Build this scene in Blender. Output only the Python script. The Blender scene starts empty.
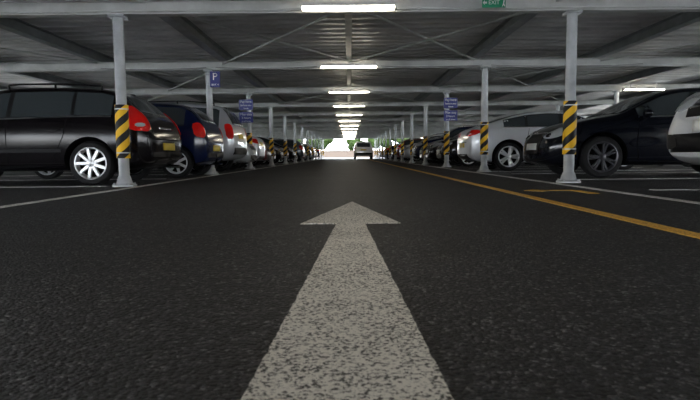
import bpy, bmesh, math, random
from mathutils import Vector, Matrix
from mathutils.bvhtree import BVHTree
random.seed(7)
scene = bpy.context.scene
scene.view_settings.view_transform = 'Standard'
COL = scene.collection

# ------------------------------------------------------------------ materials
def new_mat(name):
    m = bpy.data.materials.new(name); m.use_nodes = True
    nt = m.node_tree
    return m, nt, nt.nodes['Principled BSDF']
def pmat(name, col, rough=0.5, metal=0.0, coat=0.0, noise=0.0, nscale=8.0, spec=0.5, emit=None, es=0.0):
    m, nt, b = new_mat(name)
    b.inputs['Base Color'].default_value = (*col, 1)
    b.inputs['Roughness'].default_value = rough
    b.inputs['Metallic'].default_value = metal
    b.inputs['Coat Weight'].default_value = coat
    b.inputs['Coat Roughness'].default_value = 0.03
    b.inputs['Specular IOR Level'].default_value = spec
    if emit:
        b.inputs['Emission Color'].default_value = (*emit, 1)
        b.inputs['Emission Strength'].default_value = es
    if noise > 0:
        tc = nt.nodes.new('ShaderNodeTexCoord')
        n = nt.nodes.new('ShaderNodeTexNoise'); n.inputs['Scale'].default_value = nscale
        n.inputs['Detail'].default_value = 6
        nt.links.new(tc.outputs['Object'], n.inputs['Vector'])
        r = nt.nodes.new('ShaderNodeMapRange')
        r.inputs['From Min'].default_value = 0.3; r.inputs['From Max'].default_value = 0.7
        r.inputs['To Min'].default_value = 1 - noise; r.inputs['To Max'].default_value = 1 + noise * 0.5
        nt.links.new(n.outputs['Fac'], r.inputs['Value'])
        mx = nt.nodes.new('ShaderNodeVectorMath'); mx.operation = 'SCALE'
        mx.inputs[0].default_value = col
        nt.links.new(r.outputs['Result'], mx.inputs['Scale'])
        nt.links.new(mx.outputs['Vector'], b.inputs['Base Color'])
    return m

M_glass = pmat('car_glass', (0.035, 0.043, 0.047), 0.03, spec=0.9)
M_black = pmat('black_trim', (0.005, 0.005, 0.006), 0.5, spec=0.2)
M_tyre = pmat('tyre_rubber', (0.010, 0.010, 0.011), 0.8, spec=0.25)
M_rim = pmat('alloy_silver', (0.74, 0.75, 0.77), 0.3, 0.5)
M_rimd = pmat('alloy_dark', (0.10, 0.10, 0.11), 0.3, 0.8)
M_red = pmat('lamp_red', (0.68, 0.012, 0.010), 0.08, coat=0.4)
M_clear = pmat('lamp_clear', (0.60, 0.62, 0.65), 0.08, 0.4, coat=1.0)
M_chrome = pmat('chrome', (0.75, 0.76, 0.78), 0.1, 1.0)
M_py = pmat('plate_yellow', (0.65, 0.48, 0.05), 0.4)
M_pw = pmat('plate_white', (0.75, 0.75, 0.72), 0.4)
M_or = pmat('lens_orange', (0.7, 0.2, 0.02), 0.15)
M_well = pmat('wheel_well', (0.003, 0.003, 0.003), 0.9, spec=0.1)
def paint(name, col, metal=0.35, rough=0.3, coat=0.8, spec=0.5):
    return pmat(name, col, rough, metal, coat=coat, spec=spec)
P_plum = paint('paint_plum_black', (0.005, 0.004, 0.005), 0.0, 0.12, 0.0, 0.32)
P_navy = paint('paint_navy', (0.005, 0.010, 0.040), 0.0, 0.12, 0.0, 0.4)
P_silver = paint('paint_silver', (0.50, 0.52, 0.55), 0.5)
P_light = paint('paint_pale_silver', (0.68, 0.70, 0.72), 0.25)
P_blk = paint('paint_black_blue', (0.004, 0.005, 0.009), 0.0, 0.08, 0.0, 0.38)
P_grey = paint('paint_grey', (0.07, 0.08, 0.09), 0.4)
P_red = paint('paint_dark_red', (0.12, 0.01, 0.012), 0.1)
P_white = paint('paint_white', (0.8, 0.8, 0.8), 0.0)

# asphalt
def asphalt():
    m, nt, b = new_mat('asphalt')
    L = nt.links
    tc = nt.nodes.new('ShaderNodeTexCoord')
    vo = nt.nodes.new('ShaderNodeTexVoronoi'); vo.inputs['Scale'].default_value = 95
    v2 = nt.nodes.new('ShaderNodeTexVoronoi'); v2.inputs['Scale'].default_value = 210
    n1 = nt.nodes.new('ShaderNodeTexNoise'); n1.inputs['Scale'].default_value = 70; n1.inputs['Detail'].default_value = 8
    n2 = nt.nodes.new('ShaderNodeTexNoise'); n2.inputs['Scale'].default_value = 0.7; n2.inputs['Detail'].default_value = 6
    for n in (vo, v2, n1, n2): L.new(tc.outputs['Object'], n.inputs['Vector'])
    cr = nt.nodes.new('ShaderNodeValToRGB')
    cr.color_ramp.elements[0].position = 0.0; cr.color_ramp.elements[0].color = (0.003, 0.003, 0.004, 1)
    cr.color_ramp.elements[1].position = 1.0; cr.color_ramp.elements[1].color = (0.24, 0.24, 0.245, 1)
    e = cr.color_ramp.elements.new(0.55); e.color = (0.012, 0.012, 0.0135, 1)
    e = cr.color_ramp.elements.new(0.80); e.color = (0.045, 0.045, 0.048, 1)
    sep = nt.nodes.new('ShaderNodeSeparateColor'); L.new(vo.outputs['Color'], sep.inputs['Color'])
    sep2 = nt.nodes.new('ShaderNodeSeparateColor'); L.new(v2.outputs['Color'], sep2.inputs['Color'])
    av = nt.nodes.new('ShaderNodeMix'); av.inputs[0].default_value = .30
    L.new(sep.outputs['Red'], av.inputs[2]); L.new(sep2.outputs['Red'], av.inputs[3])
    L.new(av.outputs[0], cr.inputs['Fac'])
    r = nt.nodes.new('ShaderNodeMapRange'); r.inputs['From Min'].default_value = 0.3; r.inputs['From Max'].default_value = 0.7
    r.inputs['To Min'].default_value = 0.65; r.inputs['To Max'].default_value = 1.35
    L.new(n2.outputs['Fac'], r.inputs['Value'])
    sc = nt.nodes.new('ShaderNodeVectorMath'); sc.operation = 'SCALE'
    L.new(cr.outputs['Color'], sc.inputs[0]); L.new(r.outputs['Result'], sc.inputs['Scale'])
    L.new(sc.outputs['Vector'], b.inputs['Base Color'])
    b.inputs['Roughness'].default_value = 0.60
    b.inputs['Specular IOR Level'].default_value = 0.35
    ad = nt.nodes.new('ShaderNodeMath'); ad.operation = 'SUBTRACT'
    L.new(n1.outputs['Fac'], ad.inputs[0]); L.new(vo.outputs['Distance'], ad.inputs[1])
    bp = nt.nodes.new('ShaderNodeBump'); bp.inputs['Strength'].default_value = 1.0; bp.inputs['Distance'].default_value = 0.009
    L.new(ad.outputs[0], bp.inputs['Height']); L.new(bp.outputs['Normal'], b.inputs['Normal'])
    return m
def roadpaint(name, col, wear=0.45, fine=130):
    """thermoplastic paint over aggregate, asphalt shows through in the pits"""
    m, nt, b = new_mat(name)
    L = nt.links
    tc = nt.nodes.new('ShaderNodeTexCoord')
    n1 = nt.nodes.new('ShaderNodeTexNoise'); n1.inputs['Scale'].default_value = fine; n1.inputs['Detail'].default_value = 5
    n1.inputs['Roughness'].default_value = .6
    n2 = nt.nodes.new('ShaderNodeTexNoise'); n2.inputs['Scale'].default_value = 3; n2.inputs['Detail'].default_value = 5
    L.new(tc.outputs['Object'], n1.inputs['Vector']); L.new(tc.outputs['Object'], n2.inputs['Vector'])
    ma = nt.nodes.new('ShaderNodeMath'); ma.operation = 'MULTIPLY_ADD'
    L.new(n2.outputs['Fac'], ma.inputs[0]); ma.inputs[1].default_value = 0.12
    L.new(n1.outputs['Fac'], ma.inputs[2])
    cr = nt.nodes.new('ShaderNodeValToRGB')
    cr.color_ramp.elements[0].position = wear + 0.02; cr.color_ramp.elements[0].color = (0.05, 0.047, 0.042, 1)
    cr.color_ramp.elements[1].position = wear + 0.11; cr.color_ramp.elements[1].color = (*col, 1)
    L.new(ma.outputs[0], cr.inputs['Fac'])
    L.new(cr.outputs['Color'], b.inputs['Base Color'])
    b.inputs['Roughness'].default_value = 0.7
    bp = nt.nodes.new('ShaderNodeBump'); bp.inputs['Strength'].default_value = 0.8; bp.inputs['Distance'].default_value = 0.006
    L.new(n1.outputs['Fac'], bp.inputs['Height']); L.new(bp.outputs['Normal'], b.inputs['Normal'])
    return m
M_asphalt = asphalt()
M_white = roadpaint('road_paint_white', (0.78, 0.745, 0.675), 0.455)
M_line = roadpaint('line_paint_white', (0.70, 0.69, 0.66), 0.42)
M_yellow = roadpaint('line_paint_yellow', (0.72, 0.40, 0.05), 0.42)
M_steel = pmat('galvanised_steel', (0.36, 0.38, 0.40), 0.45, 0.1, noise=0.25, nscale=3)
M_steel2 = pmat('painted_steel_light', (0.68, 0.69, 0.68), 0.45, 0.05, noise=0.2, nscale=3)
M_post = pmat('post_steel', (0.47, 0.49, 0.51), 0.36, 0.35, noise=0.25, nscale=5)
M_deck = pmat('steel_deck', (0.74, 0.735, 0.72), 0.38, 0.15, noise=0.30, nscale=1.2)
M_cable = pmat('cable', (0.25, 0.25, 0.25), 0.5)
M_conc = pmat('concrete', (0.55, 0.54, 0.52), 0.85, noise=0.3, nscale=2)
M_lamp = pmat('lamp_diffuser', (0.9, 0.9, 0.85), 0.4, emit=(1.0, 0.90, 0.72), es=20)
M_house = pmat('lamp_housing', (0.7, 0.7, 0.7), 0.4)
M_blue = pmat('sign_blue', (0.025, 0.03, 0.20), 0.35)
M_swhite = pmat('sign_white', (0.8, 0.8, 0.8), 0.4)
M_green = pmat('sign_green', (0.0, 0.26, 0.12), 0.35)
M_leaf = pmat('foliage', (0.028, 0.05, 0.012), 0.8, noise=0.6, nscale=2.5, spec=0.1)
M_bark = pmat('bark', (0.03, 0.024, 0.018), 0.9)
M_grass = pmat('grass', (0.035, 0.06, 0.02), 0.9, noise=0.4, nscale=0.5, spec=0.1)
def brick():
    m, nt, b = new_mat('brick')
    tc = nt.nodes.new('ShaderNodeTexCoord')
    mp = nt.nodes.new('ShaderNodeMapping'); mp.inputs['Rotation'].default_value = (math.pi/2, 0, 0)
    t = nt.nodes.new('ShaderNodeTexBrick'); t.inputs['Scale'].default_value = 4
    t.inputs['Color1'].default_value = (0.085, 0.060, 0.045, 1); t.inputs['Color2'].default_value = (0.07, 0.05, 0.04, 1)
    t.inputs['Mortar'].default_value = (0.1, 0.095, 0.085, 1)
    nt.links.new(tc.outputs['Object'], mp.inputs['Vector']); nt.links.new(mp.outputs['Vector'], t.inputs['Vector'])
    nt.links.new(t.outputs['Color'], b.inputs['Base Color']); b.inputs['Roughness'].default_value = 0.9
    return m
M_brick = brick()
def hazard():
    m, nt, b = new_mat('hazard_stripes')
    L = nt.links
    tc = nt.nodes.new('ShaderNodeTexCoord'); s = nt.nodes.new('ShaderNodeSeparateXYZ')
    L.new(tc.outputs['Object'], s.inputs[0])
    def mth(op, a, bb=None):
        n = nt.nodes.new('ShaderNodeMath'); n.operation = op
        for i, v in enumerate((a, bb)):
            if v is None: continue
            if isinstance(v, (int, float)): n.inputs[i].default_value = v
            else: L.new(v, n.inputs[i])
        return n.outputs[0]
    ang = mth('MULTIPLY', mth('ARCTAN2', s.outputs['X'], s.outputs['Y']), 2 / (2 * math.pi))
    f = mth('FRACT', mth('ADD', mth('ADD', mth('MULTIPLY', s.outputs['Z'], 1 / 0.23), ang), 20.0))
    g = mth('GREATER_THAN', f, 0.5)
    mx = nt.nodes.new('ShaderNodeMix'); mx.data_type = 'RGBA'
    L.new(g, mx.inputs[0]); mx.inputs[6].default_value = (0.85, 0.49, 0.02, 1); mx.inputs[7].default_value = (0.008, 0.008, 0.008, 1)
    L.new(mx.outputs[2], b.inputs['Base Color']); b.inputs['Roughness'].default_value = 0.5
    b.inputs['Specular IOR Level'].default_value = 0.25
    return m
M_haz = hazard()

# ------------------------------------------------------------------ mesh helpers
def to_obj(bm, name, mats, smooth_angle=None, loc=(0, 0, 0), rot=0):
    if smooth_angle is not None:
        for f in bm.faces: f.smooth = True
        for e in bm.edges:
            if len(e.link_faces) == 2 and e.calc_face_angle(0) > smooth_angle: e.smooth = False
    me = bpy.data.meshes.new(name); bm.to_mesh(me); bm.free()
    for m in mats: me.materials.append(m)
    ob = bpy.data.objects.new(name, me); COL.objects.link(ob)
    ob.location = loc; ob.rotation_euler = (0, 0, rot)
    return ob
def inst(me, name, loc, rot=0):
    ob = bpy.data.objects.new(name, me); COL.objects.link(ob)
    ob.location = loc; ob.rotation_euler = (0, 0, rot)
    return ob
def box(bm, x0, x1, y0, y1, z0, z1, mat=0):
    v = [bm.verts.new(p) for p in ((x0,y0,z0),(x1,y0,z0),(x1,y1,z0),(x0,y1,z0),(x0,y0,z1),(x1,y0,z1),(x1,y1,z1),(x0,y1,z1))]
    for q in ((0,3,2,1),(4,5,6,7),(0,1,5,4),(1,2,6,5),(2,3,7,6),(3,0,4,7)):
        f = bm.faces.new([v[i] for i in q]); f.material_index = mat
def lathe(bm, prof, mat, seg=32, M=Matrix(), close=False):
    """prof: (r, h) around local Z"""
    rings = []
    for r, h in prof:
        rings.append([bm.verts.new(M @ Vector((r*math.cos(2*math.pi*i/seg), r*math.sin(2*math.pi*i/seg), h))) for i in range(seg)])
    for a, b in zip(rings, rings[1:]):
        for i in range(seg):
            f = bm.faces.new((a[i], a[(i+1) % seg], b[(i+1) % seg], b[i])); f.material_index = mat
    if close:
        for rg in (rings[0], rings[-1]):
            f = bm.faces.new(rg); f.material_index = mat
def tube(bm, p0, p1, r, mat=0, seg=10):
    p0 = Vector(p0); p1 = Vector(p1); d = p1 - p0
    M = Matrix.Translation(p0) @ d.to_track_quat('Z', 'Y').to_matrix().to_4x4()
    lathe(bm, [(r, 0), (r, d.length)], mat, seg, M, True)
def interp(tab, x):
    if x <= tab[0][0]: return tab[0][1]
    for (x0, v0), (x1, v1) in zip(tab, tab[1:]):
        if x <= x1: return v0 + (v1 - v0) * (x - x0) / (x1 - x0)
    return tab[-1][1]
def chaikin(p, n=1):
    for _ in range(n):
        q = []
        for i in range(len(p)):
            a = p[i]; b = p[(i+1) % len(p)]
            q.append((a[0]*.75+b[0]*.25, a[1]*.75+b[1]*.25)); q.append((a[0]*.25+b[0]*.75, a[1]*.25+b[1]*.75))
        p = q
    return p

def patch(out, bvh, org, d, u, poly, mat, off=0.005, step=0.07, skirt=0.015):
    org = Vector(org); d = Vector(d).normalized(); u = Vector(u).normalized(); Z = Vector((0, 0, 1))
    bm = bmesh.new()
    f = bm.faces.new([bm.verts.new((a, b, 0)) for a, b in poly])
    bmesh.ops.triangulate(bm, faces=[f])
    for ax in (0, 1):
        lo = min(p[ax] for p in poly); hi = max(p[ax] for p in poly)
        n = max(1, int((hi - lo) / step))
        for i in range(1, n):
            c = lo + (hi - lo) * i / n
            co = [0, 0, 0]; no = [0, 0, 0]; co[ax] = c; no[ax] = 1
            bmesh.ops.bisect_plane(bm, geom=bm.verts[:] + bm.edges[:] + bm.faces[:], plane_co=co, plane_no=no)
    nor = {}
    for v in bm.verts:
        p = org + u * v.co.x + Z * v.co.y
        h, n, i, _ = bvh.ray_cast(p - d * 4, d)
        if h is None: h, n, i, _ = bvh.find_nearest(p)
        if n.dot(d) > 0: n = -n
        v.co = h + n * off; nor[v] = n
    if skirt > 0:
        be = [e for e in bm.edges if len(e.link_faces) == 1]
        m = {}
        for e in be:
            for v in e.verts:
                if v not in m: m[v] = bm.verts.new(v.co - nor[v] * skirt)
        for e in be:
            a, b = e.verts
            try: bm.faces.new((a, b, m[b], m[a]))
            except ValueError: pass
    bmesh.ops.recalc_face_normals(bm, faces=bm.faces[:])
    vm = {v: out.verts.new(v.co) for v in bm.verts}
    for f in bm.faces:
        nf = out.faces.new([vm[v] for v in f.verts]); nf.material_index = mat
    bm.free()
def strip(out, bvh, org, d, u, pts, w, mat, off=0.0025):
    for (a0, b0), (a1, b1) in zip(pts, pts[1:]):
        l = math.hypot(a1-a0, b1-b0); nx, ny = -(b1-b0)/l*w/2, (a1-a0)/l*w/2
        patch(out, bvh, org, d, u, [(a0+nx, b0+ny), (a1+nx, b1+ny), (a1-nx, b1-ny), (a0-nx, b0-ny)], mat, off, 0.06, 0.0)

# ------------------------------------------------------------------ car builder
def wheel(bm, x, ysgn, yout, r, style, rimmat):
    # local Z -> outward
    M = Matrix.Translation((x, ysgn * yout, r)) @ Matrix.Rotation(-ysgn * math.pi / 2, 4, 'X')
    w = 0.20; ri = r * 0.72
    lathe(bm, [(ri, -w), (r*0.93, -w+0.005), (r*0.985, -w+0.03), (r, -w+0.05), (r, -0.05), (r*0.985, -0.028), (r*0.93, -0.006), (r*0.80, 0.0), (ri+0.004, -0.008), (ri, -0.02)], 3, 40, M)
    lathe(bm, [(ri+0.006, -0.006), (ri-0.004, -0.004), (ri-0.016, -0.014), (ri-0.022, -0.05), (ri-0.03, -0.15)], 4, 40, M)
    lathe(bm, [(ri, -0.10), (0.001, -0.10)], 11, 32, M)
    lathe(bm, [(r*0.38, -0.085), (0.001, -0.085)], 2, 24, M)
    lathe(bm, [(0.062, -0.045), (0.055, -0.014), (0.03, -0.006), (0.001, -0.005)], 4, 20, M)
    n, w0, w1, twin = style
    for k in range(n):
        for t in ((-1, 1) if twin else (0,)):
            a = 2 * math.pi * k / n + t * twin
            R = M @ Matrix.Rotation(a, 4, 'Z')
            prof = [(0.03, w0, -0.016), (ri*0.55, (w0+w1)/2, -0.010), (ri-0.006, w1, -0.014)]
            rows = []
            for rr, ww, hh in prof:
                rows.append([bm.verts.new(R @ Vector(p)) for p in ((rr, -ww/2, hh-0.035), (rr, -ww/2*0.8, hh), (rr, ww/2*0.8, hh), (rr, ww/2, hh-0.035))])
            for A, B in zip(rows, rows[1:]):
                for i in range(3):
                    f = bm.faces.new((A[i], A[i+1], B[i+1], B[i])); f.material_index = 4

def ellipsoid(bm, c, s, mat, seg=14):
    r = bmesh.ops.create_uvsphere(bm, u_segments=seg, v_segments=8, radius=1, matrix=Matrix.Translation(c) @ Matrix.Diagonal((*s, 1)))
    for v in r['verts']:
        for f in v.link_faces: f.material_index = mat

def build_car(S):
    L, W = S['L'], S['W'] / 2
    bm = bmesh.new()
    xs = sorted(set([x for x, _ in S['top']] + S.get('xs', [])))
    rings = []
    def sec(x):
        ztop = interp(S['top'], x); zb = interp(S['bot'], x); w = interp(S['plan'], x) * W
        zs = min(interp(S['belt'], x), ztop - 0.05); hc = ztop - zs
        wt = w - 0.10 - S.get('tumble', 0.27) * hc
        wt = max(wt, 0.2)
        z8 = zs + hc * 0.86
        return [(0, zb), (w*.80, zb), (w*.95, zb+.05), (w*.995, zb+.35*(zs-zb)), (w*1.0, zb+.72*(zs-zb)), (w*.985, zs-.035), (w-.045, zs+.008),
                ((w-.045+wt)/2+.012, (zs+.008+z8)/2), (wt, z8), (wt-.075, ztop-.012 - .02*hc), (wt*.5, ztop), (0, ztop+.006)], zs
    for x in xs:
        pts, _ = sec(x)
        R = [bm.verts.new((x, y, z)) for y, z in pts]
        Lf = [R[0]] + [bm.verts.new((x, -y, z)) for y, z in pts[1:-1]] + [R[-1]]
        rings.append((R, Lf))
    n = 12
    for (R0, L0), (R1, L1) in zip(rings, rings[1:]):
        for i in range(n-1):
            bm.faces.new((R0[i], R0[i+1], R1[i+1], R1[i]))
            bm.faces.new((L0[i+1], L0[i], L1[i], L1[i+1]))
    for R, Lf in (rings[0], rings[-1]):
        bm.faces.new((R[0], R[1], Lf[1])); bm.faces.new((R[-1], R[-2], Lf[-2]))
        for i in range(1, n-2): bm.faces.new((R[i], R[i+1], Lf[i+1], Lf[i]))
    bmesh.ops.recalc_face_normals(bm, faces=bm.faces[:])
    me = bpy.data.meshes.new('tmp'); bm.to_mesh(me); bm.free()
    for i in range(12): me.materials.append([S['paint'], M_glass, M_black, M_tyre, S['rim'], M_red, M_clear, M_chrome, M_py, M_pw, M_or, M_well][i])
    ob = bpy.data.objects.new('tmp', me); COL.objects.link(ob)
    ss = ob.modifiers.new('s', 'SUBSURF'); ss.levels = 2; ss.render_levels = 2
    dg = bpy.context.evaluated_depsgraph_get(); dg.update()
    bvh = BVHTree.FromObject(ob, dg)
    # cutters
    r = S['r']
    cb = bmesh.new()
    for x in S['wheels']:
        for s in (1, -1):
            y0, y1 = sorted((s*(W-0.30), s*(W+0.3)))
            M = Matrix.Translation((x, y0, r + 0.01)) @ Matrix.Rotation(-math.pi/2, 4, 'X')
            lathe(cb, [(r+0.055, 0), (r+0.055, y1-y0)], 11, 48, M, True)
    bmesh.ops.recalc_face_normals(cb, faces=cb.faces[:])
    cm = bpy.data.meshes.new('cut'); cb.to_mesh(cm); cb.free()
    for m in me.materials: cm.materials.append(m)
    co = bpy.data.objects.new('cut', cm); COL.objects.link(co)
    bo = ob.modifiers.new('b', 'BOOLEAN'); bo.operation = 'DIFFERENCE'; bo.object = co; bo.solver = 'EXACT'
    dg = bpy.context.evaluated_depsgraph_get(); dg.update()
    em = bpy.data.meshes.new_from_object(ob.evaluated_get(dg))
    out = bmesh.new(); out.from_mesh(em)
    bpy.data.objects.remove(ob); bpy.data.objects.remove(co)

    def T(x): return interp(S['top'], x)
    def B(x): return interp(S['belt'], x)
    X = (1, 0, 0); Y = (0, 1, 0)
    cuts = S['glass']   # list of (x0,x1) side windows
    for s in (1, -1):
        SD = (0, -s, 0)
        for x0, x1 in cuts:
            lo, hi = [], []
            k = 8
            for i in range(k+1):
                x = x0 + (x1-x0)*i/k
                l = B(x)+0.045; h = B(x) + (T(x)-B(x))*0.80
                h = min(h, S.get('gmax', 9))
                if h - l > 0.012: lo.append((x, l)); hi.append((x, h))
            patch(out, bvh, (0,0,0), SD, X, lo + hi[::-1], 1, 0.004, 0.08, 0.01)
        # black/chrome surround along the belt
        xa, xb = cuts[0][0], cuts[-1][1]
        strip(out, bvh, (0,0,0), SD, X, [(xa+(xb-xa)*i/8, B(xa+(xb-xa)*i/8)+0.030) for i in range(9)], 0.020, S.get('beltmat', 2), 0.006)
        # pillars (black b/c pillars between the panes)
        for (a0, a1), (b0, b1) in zip(cuts, cuts[1:]):
            xm = (a1+b0)/2
            strip(out, bvh, (0,0,0), SD, X, [(xm, B(xm)+.04), (xm, B(xm)+(T(xm)-B(xm))*.80)], abs(b0-a1)+.01, 2, 0.003)
        # door seams
        for line in S['seams']:
            strip(out, bvh, (0,0,0), SD, X, line, 0.010, 11)
        for hx, hz in S['handles']:
            patch(out, bvh, (0,0,0), SD, X, chaikin([(hx-.10, hz-.014), (hx+.10, hz-.014), (hx+.10, hz+.016), (hx-.10, hz+.016)], 1), S.get('handmat', 0), 0.028, 0.05, 0.03)
        # rub strip / sill
        rw, fw = S['wheels']
        strip(out, bvh, (0,0,0), SD, X, [(rw+r+.09, S['bot'][2][1]+.06), (fw-r-.09, S['bot'][2][1]+.05)], 0.07, 2, 0.006)
        if S.get('rub'):
            strip(out, bvh, (0,0,0), SD, X, [(rw+r+.08, S['rub']), (fw-r-.08, S['rub'])], 0.045, 2, 0.012)
        # lamps
        for (kind, org, dx, dy, poly, mat, off) in S['lamps']:
            dd = Vector((dx, -s*dy, 0)).normalized()
            uu = Vector((abs(dd.y) * (1 if dx > 0 else -1), s*abs(dd.x), 0))
            patch(out, bvh, (org[0], s*org[1], 0), dd, uu, chaikin(poly, 1), mat, off, 0.04, 0.02)
        # mirrors
        mx, mz = S['mirror']
        yy = W * 0.965
        ellipsoid(out, (mx, s*(yy+0.075), mz+.03), (0.065, 0.105, 0.07), S.get('mirmat', 0))
        tube(out, (mx+.01, s*(yy-.10), mz-.03), (mx, s*(yy+.04), mz), 0.02, 2, 8)
        for x in S['wheels']:
            wheel(out, x, s, W - 0.035, r, S['spokes'], 4)
        if S.get('rails'):
            a, b = S['rails']
            yr = W - 0.10 - S.get('tumble', .27)*(T((a+b)/2)-B((a+b)/2)) - 0.035
            pts = [(a + (b-a)*i/8) for i in range(9)]
            for p, q in zip(pts, pts[1:]): tube(out, (p, s*yr, T(p)+.012), (q, s*yr, T(q)+.012), 0.014, 2, 8)
            for p in (a, (a+b)/2, b): tube(out, (p, s*yr, T(p)-.05), (p, s*yr, T(p)+.012), 0.016, 2, 8)
    # ends: rear then front patches
    for poly, mat, off in S['rear']:
        patch(out, bvh, (0,0,0), (1,0,0), Y, poly, mat, off, 0.06, 0.015)
    for poly, mat, off in S['front']:
        patch(out, bvh, (L,0,0), (-1,0,0), Y, poly, mat, off, 0.06, 0.015)
    for line in S.get('rseams', []): strip(out, bvh, (0,0,0), (1,0,0), Y, line, 0.010, 11)
    for line in S.get('fseams', []): strip(out, bvh, (L,0,0), (-1,0,0), Y, line, 0.010, 11)
    tube(out, (-0.0, -W*.55, .235), (.25, -W*.55, .25), 0.03, 7, 10)
    for f in out.faces: f.smooth = True
    for e in out.edges:
        if len(e.link_faces) == 2 and e.calc_face_angle(0) > math.radians(38): e.smooth = False
    fm = bpy.data.meshes.new(S['name']); out.to_mesh(fm); out.free()
    for i in range(12): fm.materials.append([S['paint'], M_glass, M_black, M_tyre, S['rim'], M_red, M_clear, M_chrome, M_py, M_pw, M_or, M_well][i])
    return fm

def sym(p):   # right-hand half polygon (y>=0) -> mirrored polygon
    return p + [(-y, z) for y, z in reversed(p)]
def rect(a, b, z0, z1): return [(a, z0), (b, z0), (b, z1), (a, z1)]

hatch = dict(name='hatchback_car', L=4.25, W=1.78, r=0.315, wheels=(0.86, 3.42), paint=P_plum, rim=M_rim, spokes=(9, .05, .045, 0),
    top=[(0,.66),(.03,.80),(.09,.96),(.20,1.07),(.36,1.22),(.52,1.36),(.72,1.42),(1.3,1.455),(2.0,1.455),(2.45,1.40),(2.85,1.20),(3.2,1.02),(3.35,.985),(3.8,.88),(4.08,.76),(4.2,.64),(4.25,.52)],
    belt=[(0,.94),(1.0,.955),(2.2,.92),(3.2,.89),(4.0,.74),(4.25,.5)],
    bot=[(0,.38),(.10,.27),(.4,.2),(3.7,.19),(4.1,.20),(4.25,.28)],
    plan=[(0,.80),(.03,.87),(.09,.92),(.20,.955),(.52,.985),(1.0,1),(3.2,1),(3.8,.96),(4.08,.88),(4.2,.76),(4.25,.62)],
    glass=[(.55,1.08),(1.13,1.98),(2.05,3.02)], gmax=1.365, beltmat=7,
    seams=[[(1.16,.96),(1.22,.70),(1.36,.42),(1.44,.28)],[(2.03,.93),(2.03,.28)],[(3.0,.88),(3.02,.50),(2.96,.28)],[(1.44,.28),(2.96,.27)],[(.10,.60),(.48,.60)],[(.30,.93),(.26,.80)]],
    handles=[(1.36,.80),(2.22,.79)], rub=.50, mirror=(2.92,.93),
    lamps=[('t',(.10,.80),1,1.0,[(-.12,.76),(.18,.78),(.25,.90),(.22,1.04),(.09,1.16),(-.02,1.06),(-.12,.92)],5,.012),
           ('t',(.10,.80),1,1.0,[(-.02,.83),(.10,.83),(.10,.88),(-.02,.88)],6,.018),
           ('h',(4.1,.62),-1,.8,[(-.26,.62),(.10,.64),(.26,.76),(.12,.78),(-.24,.72)],6,.008)],
    rear=[(sym([(0,1.05),(.55,1.06),(.60,1.12),(.50,1.33),(0,1.35)]),1,.006),
          (sym([(0,.40),(.70,.40),(.72,.47),(0,.47)]),2,.008),
          (rect(-.26,.26,.50,.61),8,.012),(rect(-.3,.3,.82,.85),7,.01),(sym([(0,.29),(.5,.29),(.5,.35),(0,.35)]),2,.006)],
    front=[(sym([(0,1.01),(.66,1.0),(.58,1.36),(0,1.38)]),1,.006),(sym([(0,.58),(.30,.58),(.34,.68),(0,.68)]),2,.006),
           (sym([(0,.28),(.55,.28),(.5,.42),(0,.42)]),2,.006),(rect(-.26,.26,.44,.55),9,.015)],
    rseams=[[(-.62,.66),(.62,.66)],[(-.62,.66),(-.66,.95)],[(.62,.66),(.66,.95)]], rails=(.75,2.1))

mini = dict(hatch, name='supermini_car', L=3.75, W=1.66, r=.29, wheels=(.58, 3.0), paint=P_navy, spokes=(7,.05,.05,0),
    top=[(0,.66),(.03,.84),(.08,1.0),(.18,1.14),(.34,1.32),(.55,1.41),(1.1,1.45),(1.8,1.45),(2.2,1.39),(2.6,1.15),(2.85,1.0),(3.0,.95),(3.4,.86),(3.62,.74),(3.71,.62),(3.75,.5)],
    belt=[(0,.95),(1,.94),(2.8,.87),(3.5,.74),(3.75,.5)],
    bot=[(0,.36),(.10,.26),(.35,.2),(3.3,.19),(3.6,.2),(3.75,.28)],
    plan=[(0,.80),(.03,.88),(.08,.92),(.18,.95),(.4,.98),(1.0,1),(2.8,1),(3.4,.95),(3.62,.87),(3.71,.76),(3.75,.62)],
    glass=[(.42,.95),(1.0,1.75),(1.82,2.68)], gmax=1.37, beltmat=2,
    seams=[[(1.0,.94),(1.05,.60),(1.1,.28)],[(1.8,.92),(1.8,.28)],[(2.65,.88),(2.66,.28)],[(1.1,.28),(2.66,.27)]],
    handles=[(1.15,.80),(1.98,.79)], mirror=(2.58,.92),
    lamps=[('t',(.10,.74),1,1.0,[(-.06,.74),(.12,.76),(.14,1.0),(.0,1.04),(-.08,.9)],5,.012),
           ('h',(3.6,.56),-1,.8,[(-.22,.60),(.12,.62),(.24,.74),(.08,.78),(-.2,.72)],6,.008)],
    rear=[(sym([(0,1.07),(.52,1.08),(.48,1.35),(0,1.37)]),1,.006),(rect(-.26,.26,.50,.61),8,.012),(sym([(0,.38),(.66,.38),(.66,.47),(0,.47)]),2,.008)],
    front=[(sym([(0,.99),(.60,.98),(.54,1.35),(0,1.37)]),1,.006),(sym([(0,.56),(.28,.56),(.3,.65),(0,.65)]),2,.006),
           (sym([(0,.28),(.5,.28),(.45,.42),(0,.42)]),2,.006),(rect(-.26,.26,.43,.53),9,.015)], rails=None)

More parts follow.
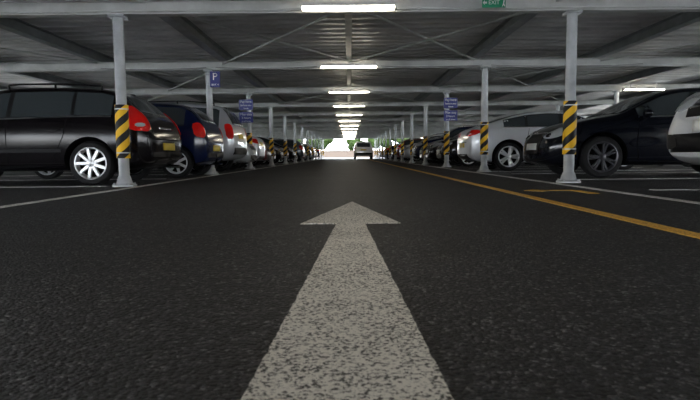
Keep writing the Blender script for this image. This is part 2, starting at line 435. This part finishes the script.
suv = dict(hatch, name='suv_car', L=4.4, W=1.84, r=.345, wheels=(.72, 3.50), paint=P_silver, spokes=(5,.08,.07,0),
    top=[(0,.74),(.03,.98),(.08,1.16),(.16,1.32),(.28,1.52),(.45,1.62),(1.2,1.68),(2.1,1.67),(2.5,1.60),(2.9,1.34),(3.15,1.16),(3.3,1.12),(3.85,1.05),(4.2,.94),(4.35,.80),(4.4,.64)],
    belt=[(0,1.05),(1,1.06),(3.1,1.02),(4.1,.92),(4.4,.6)],
    bot=[(0,.44),(.10,.34),(.4,.27),(3.8,.26),(4.2,.27),(4.4,.36)],
    plan=[(0,.84),(.03,.90),(.08,.94),(.16,.96),(.4,.98),(1.0,1),(3.2,1),(3.85,.97),(4.2,.89),(4.35,.80),(4.4,.68)],
    glass=[(.36,1.05),(1.12,1.98),(2.05,2.98)], gmax=1.58, tumble=.2, beltmat=2,
    seams=[[(1.10,1.05),(1.14,.8),(1.2,.36)],[(2.02,1.03),(2.02,.36)],[(2.96,1.0),(3.0,.36)],[(1.2,.36),(3.0,.35)]],
    handles=[(1.3,.92),(2.2,.91)], rub=.60, mirror=(2.9,1.07),
    lamps=[('t',(.10,.82),1,1.0,[(-.05,.78),(.10,.80),(.12,1.12),(.02,1.16),(-.06,1.1)],5,.012),
           ('h',(4.25,.66),-1,.8,[(-.26,.76),(.10,.76),(.26,.86),(.14,.94),(-.24,.90)],6,.010),
           ('h',(4.25,.66),-1,.8,[(-.22,.42),(.04,.44),(.06,.56),(-.20,.56)],2,.010)],
    rear=[(sym([(0,1.14),(.62,1.14),(.58,1.50),(0,1.52)]),1,.006),(rect(-.26,.26,.82,.93),8,.012),(sym([(0,.44),(.78,.44),(.78,.60),(0,.60)]),2,.01)],
    front=[(sym([(0,1.16),(.70,1.15),(.62,1.57),(0,1.59)]),1,.006),(sym([(0,.70),(.40,.70),(.46,.86),(0,.86)]),2,.006),
           (sym([(0,.40),(.62,.40),(.56,.56),(0,.56)]),2,.006),(rect(-.26,.26,.57,.67),9,.015),(sym([(0,.775),(.41,.775),(.42,.79),(0,.79)]),7,.012)],
    rseams=[], rails=(.5,2.2))

saloon = dict(hatch, name='saloon_car', L=4.55, W=1.82, r=.335, wheels=(.95, 3.68), paint=P_blk, rim=M_rimd, spokes=(7,.035,.03,.12),
    top=[(0,.70),(.03,.86),(.10,.99),(.30,1.06),(.62,1.16),(1.0,1.34),(1.4,1.44),(1.9,1.485),(2.3,1.475),(2.65,1.41),(3.05,1.20),(3.32,1.05),(3.5,1.02),(4.0,.94),(4.32,.82),(4.48,.68),(4.55,.54)],
    belt=[(0,.97),(.6,1.0),(1.4,.99),(3.3,.93),(4.2,.80),(4.55,.55)],
    bot=[(0,.36),(.10,.25),(.4,.19),(4.0,.18),(4.35,.18),(4.55,.26)],
    plan=[(0,.76),(.03,.84),(.10,.90),(.30,.95),(.62,.98),(1.0,1),(3.4,1),(4.0,.96),(4.32,.87),(4.48,.75),(4.55,.60)],
    glass=[(.95,1.35),(1.40,2.15),(2.22,3.12)], gmax=1.395, beltmat=7,
    seams=[[(1.38,.98),(1.34,.78),(1.42,.5),(1.52,.27)],[(2.18,.96),(2.18,.27)],[(3.12,.92),(3.16,.55),(3.10,.27)],[(1.52,.27),(3.10,.26)],[(3.98,.88),(4.05,.70)]],
    handles=[(1.58,.83),(2.40,.82)], rub=None, mirror=(3.02,.99),
    lamps=[('t',(.10,.78),1,1.0,[(-.20,.78),(.06,.80),(.20,.92),(.06,.95),(-.2,.92)],5,.010),
           ('h',(4.38,.62),-1,.85,[(-.24,.64),(.04,.64),(.28,.74),(.34,.83),(.06,.81),(-.22,.73)],6,.010),
           ('h',(4.38,.62),-1,.85,[(-.16,.66),(-.04,.66),(-.04,.73),(-.16,.72)],11,.014)],
    rear=[(sym([(0,1.10),(.50,1.11),(.46,1.38),(0,1.40)]),1,.006),(rect(-.26,.26,.74,.85),8,.012),(sym([(0,.28),(.6,.28),(.55,.40),(0,.40)]),2,.008)],
    front=[(sym([(0,1.07),(.66,1.05),(.56,1.40),(0,1.42)]),1,.006),(sym([(0,.40),(.30,.40),(.40,.56),(.34,.74),(0,.74)]),2,.006),
           (rect(-.26,.26,.46,.57),9,.015),(sym([(0,.735),(.35,.735),(.36,.75),(0,.75)]),7,.012)],
    fseams=[], rseams=[[(-.5,.68),(.5,.68)]], rails=None)

coupe = dict(saloon, name='coupe_car', L=4.5, W=1.83, r=.335, wheels=(.92, 3.62), paint=P_light, rim=M_rim, spokes=(5,.06,.05,.16),
    top=[(0,.72),(.03,.88),(.08,.98),(.25,1.05),(.55,1.15),(.95,1.28),(1.4,1.39),(1.85,1.43),(2.25,1.42),(2.6,1.35),(3.0,1.14),(3.25,1.01),(3.45,.98),(3.95,.90),(4.3,.78),(4.44,.66),(4.5,.52)],
    glass=[(.80,1.30),(1.36,2.10),(2.18,3.02)], gmax=1.345,
    lamps=[('t',(.08,.76),1,.9,[(-.30,.82),(.04,.82),(.24,.93),(.06,.97),(-.28,.93)],5,.010),
           ('t',(.08,.76),1,.9,[(-.24,.85),(.0,.85),(.0,.88),(-.24,.88)],6,.014),
           ('h',(4.33,.62),-1,.85,[(-.24,.62),(.04,.62),(.26,.72),(.30,.78),(.06,.78),(-.22,.71)],6,.008)],
    rear=[(sym([(0,1.12),(.56,1.13),(.46,1.34),(0,1.36)]),1,.006),(rect(-.26,.26,.56,.67),8,.012),(sym([(0,.28),(.6,.28),(.55,.40),(0,.40)]),2,.008)])

CARS = {k: build_car(s) for k, s in dict(hatch=hatch, mini=mini, suv=suv, saloon=saloon, coupe=coupe).items()}
SPEC = dict(hatch=hatch, mini=mini, suv=suv, saloon=saloon, coupe=coupe)
_var = {}
def put_car(kind, side, xend, yc, nose_out, paintmat=None):
    """side -1/+1 of the aisle, xend = |X| of the end facing the aisle"""
    me = CARS[kind]; L = SPEC[kind]['L']
    if paintmat:
        key = (kind, paintmat.name)
        if key not in _var:
            m2 = me.copy(); m2.materials[0] = paintmat; _var[key] = m2
        me = _var[key]
    if side < 0:
        if nose_out: loc, rot = (-xend - L, yc, 0), 0
        else: loc, rot = (-xend, yc, 0), math.pi
    else:
        if nose_out: loc, rot = (xend + L, yc, 0), math.pi
        else: loc, rot = (xend, yc, 0), 0
    return inst(me, SPEC[kind]['name'], loc, rot)

# left row
put_car('hatch', -1, 2.85, 8.80, False)
put_car('mini', -1, 2.66, 11.15, False)
put_car('suv', -1, 2.66, 13.75, False)
put_car('hatch', -1, 2.75, 16.1, True, P_silver)
put_car('saloon', -1, 2.9, 18.5, False, P_silver)
put_car('mini', -1, 3.0, 20.9, True, P_red)
lk = ['hatch', 'suv', 'saloon', 'mini', 'coupe']
pc = [P_blk, P_grey, P_silver, P_navy, P_plum, P_white, P_red]
for i in range(15):
    if i in (4, 9): continue
    put_car(random.choice(lk), -1, 2.85 + random.random()*.3, 23.3 + 2.4*i, random.random() < .4, random.choice(pc))
# right row
put_car('suv', 1, 2.90, 4.45, True, P_light)
put_car('saloon', 1, 3.20, 9.80, True)
put_car('coupe', 1, 2.80, 13.85, False)
put_car('hatch', 1, 2.95, 18.5, True, P_blk)
put_car('saloon', 1, 2.9, 20.9, True, P_plum)
for i in range(15):
    if i in (3, 8): continue
    put_car(random.choice(lk), 1, 2.9 + random.random()*.3, 23.3 + 2.4*i, random.random() < .5, random.choice(pc))
# outer rows (backs of the neighbouring bays), seen between the near cars
for i, (k, p) in enumerate([('mini', P_grey), ('saloon', P_blk), ('hatch', P_grey), ('suv', P_blk), ('saloon', P_navy), ('hatch', P_plum)]):
    put_car(k, -1, 8.6, 13.6 + 4.8*i, False, p)
    put_car(k, 1, 8.6, 16.0 + 4.8*i, True, p)
# car driving in the aisle
dm = CARS['suv'].copy(); dm.materials[0] = P_white
inst(dm, 'suv_car', (1.3, 51.5, 0), math.pi/2)

# ------------------------------------------------------------------ structure
Y0, Y1 = -21.5, 66.0
XE = 14.3
ROWS = [7.6 + 4.8*i for i in range(-6, 13)]
R0 = 6      # index of the first row in front of the camera
bm = bmesh.new()
box(bm, -16.5, 16.5, -40, 90, -0.2, 0.0)
floor = to_obj(bm, 'floor', [M_asphalt])
# pale service roads outside, grass verges beyond
for s in (-1, 1):
    b2 = bmesh.new(); x0, x1 = sorted((s*16.52, s*20)); box(b2, x0, x1, -40, 90, -.2, 0.0); to_obj(b2, 'footpath', [M_conc])
    b2 = bmesh.new(); x0, x1 = sorted((s*20.02, s*70)); box(b2, x0, x1, -40, 90, -.2, 0.0); to_obj(b2, 'grass_verge', [M_grass])
b2 = bmesh.new(); box(b2, -70, 70, 94, 160, -.2, 0.0); to_obj(b2, 'grass_verge', [M_grass])
b2 = bmesh.new(); box(b2, -70, 70, 90.02, 92.9, -.2, 0.0); to_obj(b2, 'footpath', [M_conc])

# deck soffit
bm = bmesh.new()
per = 0.36; y = Y0; zl, zh = 2.68, 2.80
prof = []
while y < Y1:
    prof += [(y, zl), (y+per*.36, zl), (y+per*.44, zh), (y+per*.92, zh)]
    y += per
prof.append((y, zl))
pv = [(bm.verts.new((-XE, a, b)), bm.verts.new((XE, a, b))) for a, b in prof]
for p, q in zip(pv, pv[1:]): bm.faces.new((p[0], q[0], q[1], p[1]))
box(bm, -XE, XE, Y0, Y1+.4, 2.81, 3.0)
to_obj(bm, 'ceiling', [M_deck])

# steel frame
ZB = 2.29; HB = .19
def ibeam_x(bm, x0, x1, yc, z0, h, w, t=.014, m=1):
    box(bm, x0, x1, yc-w/2, yc+w/2, z0, z0+t, m); box(bm, x0, x1, yc-w/2, yc+w/2, z0+h-t, z0+h, m); box(bm, x0, x1, yc-t/2, yc+t/2, z0+t, z0+h-t, m)
def ibeam_y(bm, xc, y0, y1, z0, h, w, t=.014, m=0):
    box(bm, xc-w/2, xc+w/2, y0, y1, z0, z0+t, m); box(bm, xc-w/2, xc+w/2, y0, y1, z0+h-t, z0+h, m); box(bm, xc-t/2, xc+t/2, y0, y1, z0+t, z0+h-t, m)
bm = bmesh.new()
for yr in ROWS: ibeam_x(bm, -XE, XE, yr, ZB, HB, .15)
for xb in (-11, -8.25, -5.5, -2.75, 0, 2.75, 5.5, 8.25, 11):
    ibeam_y(bm, xb, Y0, Y1, ZB+HB, .195, .17 if xb else .11)
zc = ZB+HB-.03
for i, (a, b) in enumerate(zip(ROWS, ROWS[1:])):
    # diagonal wind bracing rods
    if i % 2 == 0:
        for x0, x1 in ((-2.75, 0), (0, 2.75), (-8.25, -5.5), (5.5, 8.25)):
            tube(bm, (x0, a+.1, zc), (x1, b-.1, zc), .019, 1, 8); tube(bm, (x1, a+.1, zc-.04), (x0, b-.1, zc-.04), .019, 1, 8)
    else:
        for x0, x1 in ((-5.5, -2.75), (2.75, 5.5)):
            tube(bm, (x0, a+.1, zc), (x1, b-.1, zc), .019, 1, 8); tube(bm, (x1, a+.1, zc-.04), (x0, b-.1, zc-.04), .019, 1, 8)
    # conduit beside each cross beam
    tube(bm, (-XE, a-.10, ZB+.03), (XE, a-.10, ZB+.03), .014, 1, 8)
box(bm, -XE-.02, -XE+.1, Y0, Y1, 2.38, 2.95); box(bm, XE-.1, XE+.02, Y0, Y1, 2.38, 2.95)
to_obj(bm, 'ceiling_beams', [M_steel, M_steel2])
# slack cables slung between the beams
bm = bmesh.new()
for a, b in list(zip(ROWS, ROWS[1:]))[R0:R0+5]:
    for x0, x1, sag in ((-2.9, -.7, .10), (.7, 2.9, .08), (-5.4, -3.1, .12), (3.1, 6.4, .14)):
        prev = None
        for k in range(17):
            t = k/16
            p = (x0+(x1-x0)*t, b-.14 - .5*math.sin(math.pi*t)*sag*4, ZB+.04 - sag*4*t*(1-t)*.6)
            if prev: tube(bm, prev, p, .008, 0, 6)
            prev = p
to_obj(bm, 'hanging_cables', [M_cable])

# columns
bm = bmesh.new()
lathe(bm, [(.16, 0), (.16, .025), (.125, .03), (.105, .05), (.082, .13), (.069, .15), (.069, ZB-.035)], 0, 32)
lathe(bm, [(.086, .385), (.088, .39), (.088, 1.10), (.086, 1.105), (.070, 1.107)], 1, 32)
lathe(bm, [(.070, .383), (.086, .385)], 1, 32)
for z in (.45, 1.04): lathe(bm, [(.089, z), (.0895, z+.015)], 0, 32)
box(bm, -.10, .10, -.10, .10, ZB-.036, ZB-.002)
for a in range(4):
    an = math.pi/4 + a*math.pi/2
    lathe(bm, [(.016, .025), (.016, .05), (.001, .05)], 0, 8, Matrix.Translation((.14*math.cos(an), .14*math.sin(an), 0)))
CL, CR = -3.09, 3.0
col = to_obj(bm, 'support_column', [M_post, M_haz], math.radians(40), (CL, ROWS[0], 0))
cm = col.data
for yr in ROWS:
    for xc in (CL, CR, -8.2, 8.2, -13.8, 13.8):
        if yr == ROWS[0] and xc == CL: continue
        inst(cm, 'support_column', (xc, yr, 0), random.choice([0, math.pi/2, math.pi]) if abs(xc) > 4 else 0)

# lamps
bm = bmesh.new()
box(bm, -.60, .60, -.065, .065, .036, .085, 0)
box(bm, -.62, -.595, -.07, .07, 0.0, .085, 0); box(bm, .595, .62, -.07, .07, 0.0, .085, 0)
for xx in (-.4, .4): box(bm, xx-.015, xx+.015, -.01, .01, .085, .23, 0)
prof = [(-.06, .036), (-.056, .012), (-.04, 0), (.04, 0), (.056, .012), (.06, .036)]
A = [bm.verts.new((-.595, a, b)) for a, b in prof]; Bv = [bm.verts.new((.595, a, b)) for a, b in prof]
for i in range(5):
    f = bm.faces.new((A[i], A[i+1], Bv[i+1], Bv[i])); f.material_index = 1
lm = to_obj(bm, 'fluorescent_lamp', [M_house, M_lamp], None, (0, ROWS[0]-.26, 2.275))
for yr in ROWS[1:]:
    inst(lm.data, 'fluorescent_lamp', (0, yr-.26, 2.275))
for yr in ROWS[R0+2::5]:
    inst(lm.data, 'fluorescent_lamp', (8.9, yr-.26, 2.275))

# signs
def sign(name, loc, w, h, mat, lines, big=None):
    e = bpy.data.objects.new(name, None); COL.objects.link(e); e.location = loc
    b = bmesh.new(); box(b, -w/2, w/2, -.008, .008, -h/2, h/2)
    bmesh.ops.bevel(b, geom=[ed for ed in b.edges], offset=.003, segments=1)
    o = to_obj(b, 'board', [mat]); o.parent = e
    for i, (txt, size, zz) in enumerate(lines):
        c = bpy.data.curves.new('lettering_%d' % i, 'FONT'); c.body = txt; c.size = size; c.align_x = 'CENTER'; c.align_y = 'CENTER'; c.extrude = .001
        t = bpy.data.objects.new('lettering_%d' % i, c); COL.objects.link(t); t.parent = e
        t.location = (0, -.0105, zz); t.rotation_euler = (math.pi/2, 0, 0); c.materials.append(M_swhite)
    return e
def bracket(e, x0, x1, z0, z1):
    b = bmesh.new()
    for z in (z0, z1): box(b, x0, x1, .0, .02, z-.012, z+.012)
    o = to_obj(b, 'bracket', [M_steel]); o.parent = e
R1 = 12.4; R2 = 17.2
e = sign('parking_sign', (CL+.16, R1-.10, 2.08), .22, .34, M_blue, [('P', .22, .05), ('BAY 4', .06, -.12)]); bracket(e, -.2, -.05, -.1, .1)
for xx in (CL-.06, CR+.10):
    e = sign('parking_sign', (xx, R2-.105, 1.96), .42, .32, M_blue, [('Pay here', .10, .09), ('before you', .075, -.02), ('leave', .075, -.11)])
    bracket(e, -.1, .1, -.1, .1)
    e = sign('parking_sign', (xx, R2-.105, 1.58), .42, .32, M_blue, [('Max stay', .10, .09), ('3 hours', .09, -.02), ('at all times', .065, -.12)])
    bracket(e, -.1, .1, -.1, .1)
e = sign('exit_sign', (1.87, ROWS[R0]-.30, 2.335), .30, .12, M_green, [('EXIT', .07, 0)])
b = bmesh.new(); box(b, -.01, .01, 0, .02, .05, .34); o = to_obj(b, 'hanger', [M_steel]); o.parent = e
b = bmesh.new()
for p in ([(-.145, 0), (-.12, .03), (-.12, .012), (-.09, .012), (-.09, -.012), (-.12, -.012), (-.12, -.03)],
          [(.10, -.05), (.115, -.02), (.12, .03), (.14, .03), (.13, -.01), (.145, -.05), (.135, -.05), (.12, -.03), (.112, -.05)]):
    b.faces.new([b.verts.new((x, -.0105, z)) for x, z in p])
o = to_obj(b, 'pictogram', [M_swhite]); o.parent = e

# ------------------------------------------------------------------ road markings
def flat(name, polys, mat, z=0.004):
    b = bmesh.new()
    for p in polys:
        b.faces.new([b.verts.new((x, y, z)) for x, y in p])
    r = bmesh.ops.extrude_face_region(b, geom=b.faces[:])
    for v in r['geom']:
        if isinstance(v, bmesh.types.BMVert): v.co.z = 0.0005
    bmesh.ops.recalc_face_normals(b, faces=b.faces[:])
    return to_obj(b, name, [mat])
def jag(p0, p1, n, amp):
    """slightly irregular hand-laid edge"""
    out = []
    for i in range(n):
        t = i/n; x = p0[0]+(p1[0]-p0[0])*t; y = p0[1]+(p1[1]-p0[1])*t
        k = amp if 0 < i else 0
        out.append((x+random.uniform(-k, k), y+random.uniform(-k, k)))
    return out
corners = [(-.205, .30), (.185, .30), (.086, 3.21), (.295, 3.21), (.017, 4.73), (-.291, 3.21), (-.080, 3.21)]
poly = []
for a, c in zip(corners, corners[1:] + corners[:1]): poly += jag(a, c, 140 if abs(a[1]-c[1]) > 2 else 24, .0022)
flat('painted_arrow', [poly], M_white)
flat('bay_edge_line', [rect(-2.90, -2.80, -20, 64)], M_line)
flat('bay_edge_line', [rect(2.68, 2.78, -20, 64)], M_line)
flat('yellow_line', [rect(1.61, 1.71, -20, 64)], M_yellow)
ll = [rect(-7.9, -3.32, 7.6-2.4*2+2.4*i-.05, 7.6-2.4*2+2.4*i+.05) for i in range(25)]
flat('bay_lines', ll, M_line)
yy = [3.2, 5.9, 8.45, 11.0, 12.6, 15.0, 17.3] + [19.7+2.4*i for i in range(18)]
flat('bay_lines', [rect(3.22, 7.9, a-.05, a+.05) for a in yy], M_line)
# small yellow arrow in the right bay edge
flat('yellow_marking', [rect(2.05, 2.42, 5.92, 6.02), [(2.02, 5.80), (2.16, 5.97), (2.02, 6.14), (1.88, 5.97)], rect(2.36, 2.46, 5.45, 5.91)], M_yellow)

# ------------------------------------------------------------------ surroundings
for s in (-1, 1):
    b = bmesh.new()
    x = s*14.6
    for z in (.45, .75): 
        box(b, x-.03, x+.03, -20, 66, z, z+.18)
    for i in range(36): box(b, x-.05, x+.05, -19.8+2.4*i-.04, -19.8+2.4*i+.04, 0, 1.0)
    to_obj(b, 'crash_barrier', [M_steel])
b = bmesh.new(); box(b, -30, 30, 93, 93.4, -.2, 1.1); box(b, -30, 30, 92.95, 93.45, 1.1, 1.18)
to_obj(b, 'brick_wall', [M_brick])
def tree(name, loc, h, r, seed):
    rnd = random.Random(seed)
    b = bmesh.new()
    lathe(b, [(.22, 0), (.16, h*.3), (.08, h*.6)], 1, 10)
    for k in range(5):
        a = rnd.uniform(0, 6.28); tube(b, (0, 0, h*.3), (r*.5*math.cos(a), r*.5*math.sin(a), h*.7), .05, 1, 6)
    for i in range(11):
        a = rnd.uniform(0, 6.28); d = rnd.uniform(0, r*.8); z = rnd.uniform(h*.35, h*.9); q = rnd.uniform(.28, .5)*r
        g = bmesh.ops.create_icosphere(b, subdivisions=3, radius=q, matrix=Matrix.Translation((d*math.cos(a), d*math.sin(a), z)))
        for v in g['verts']: v.co += Vector((rnd.uniform(-1, 1), rnd.uniform(-1, 1), rnd.uniform(-1, 1))) * q*.14
    to_obj(b, name, [M_leaf, M_bark], None, loc)
for i, (x, yv, h) in enumerate([(-17, 98, 8), (-10.5, 99, 6.5), (-5.2, 101, 5.5), (1.0, 112, 5), (6.5, 100, 6), (11.5, 98, 7), (18, 98, 7), (-26, 60, 8), (-27, 44, 7), (-26, 25, 8), (-28, 12, 7), (27, 60, 7), (28, 40, 8), (26, 22, 7), (27, 10, 7)]):
    tree('tree', (x, yv, 0), h, h*.45, i)
for s in (-1, 1):
    b = bmesh.new()
    rnd = random.Random(5+s)
    bmesh.ops.create_grid(b, x_segments=160, y_segments=10, size=1)
    for v in b.verts:
        u, w = v.co.x, v.co.y
        an = (w+1)/2*math.pi
        v.co = Vector((s*22 + .7*math.cos(an)+rnd.uniform(-.1, .1), 38+u*50, 1.2*math.sin(an)**.5 + rnd.uniform(-.08, .08) if 0.01 < an < math.pi-.01 else 0))
    to_obj(b, 'hedge', [M_leaf])

# ------------------------------------------------------------------ world
w = bpy.data.worlds.new('overcast_sky'); scene.world = w; w.use_nodes = True
nt = w.node_tree; bg = nt.nodes['Background']
tc = nt.nodes.new('ShaderNodeTexCoord'); n = nt.nodes.new('ShaderNodeTexNoise'); n.inputs['Scale'].default_value = 2.5; n.inputs['Detail'].default_value = 5
cr = nt.nodes.new('ShaderNodeValToRGB'); cr.color_ramp.elements[0].color = (.80, .88, 1.0, 1); cr.color_ramp.elements[1].color = (1, 1, .98, 1)
cr.color_ramp.elements[0].position = .35; cr.color_ramp.elements[1].position = .65
nt.links.new(tc.outputs['Generated'], n.inputs['Vector']); nt.links.new(n.outputs['Fac'], cr.inputs['Fac']); nt.links.new(cr.outputs['Color'], bg.inputs['Color'])
bg.inputs['Strength'].default_value = 13.0

# ------------------------------------------------------------------ camera
cd = bpy.data.cameras.new('camera'); cam = bpy.data.objects.new('camera', cd); COL.objects.link(cam)
cd.sensor_width = 36; cd.lens = 28.5
p = math.radians(4.63)
cam.matrix_world = Matrix.Translation((0, 0, .40)) @ Matrix.Rotation(math.pi/2 - p, 4, 'X') @ Matrix.Rotation(-math.radians(.5), 4, 'Z')
cd.clip_start = .05; cd.clip_end = 400
cd.dof.use_dof = True; cd.dof.focus_distance = 7.5; cd.dof.aperture_fstop = 8.0
scene.camera = cam
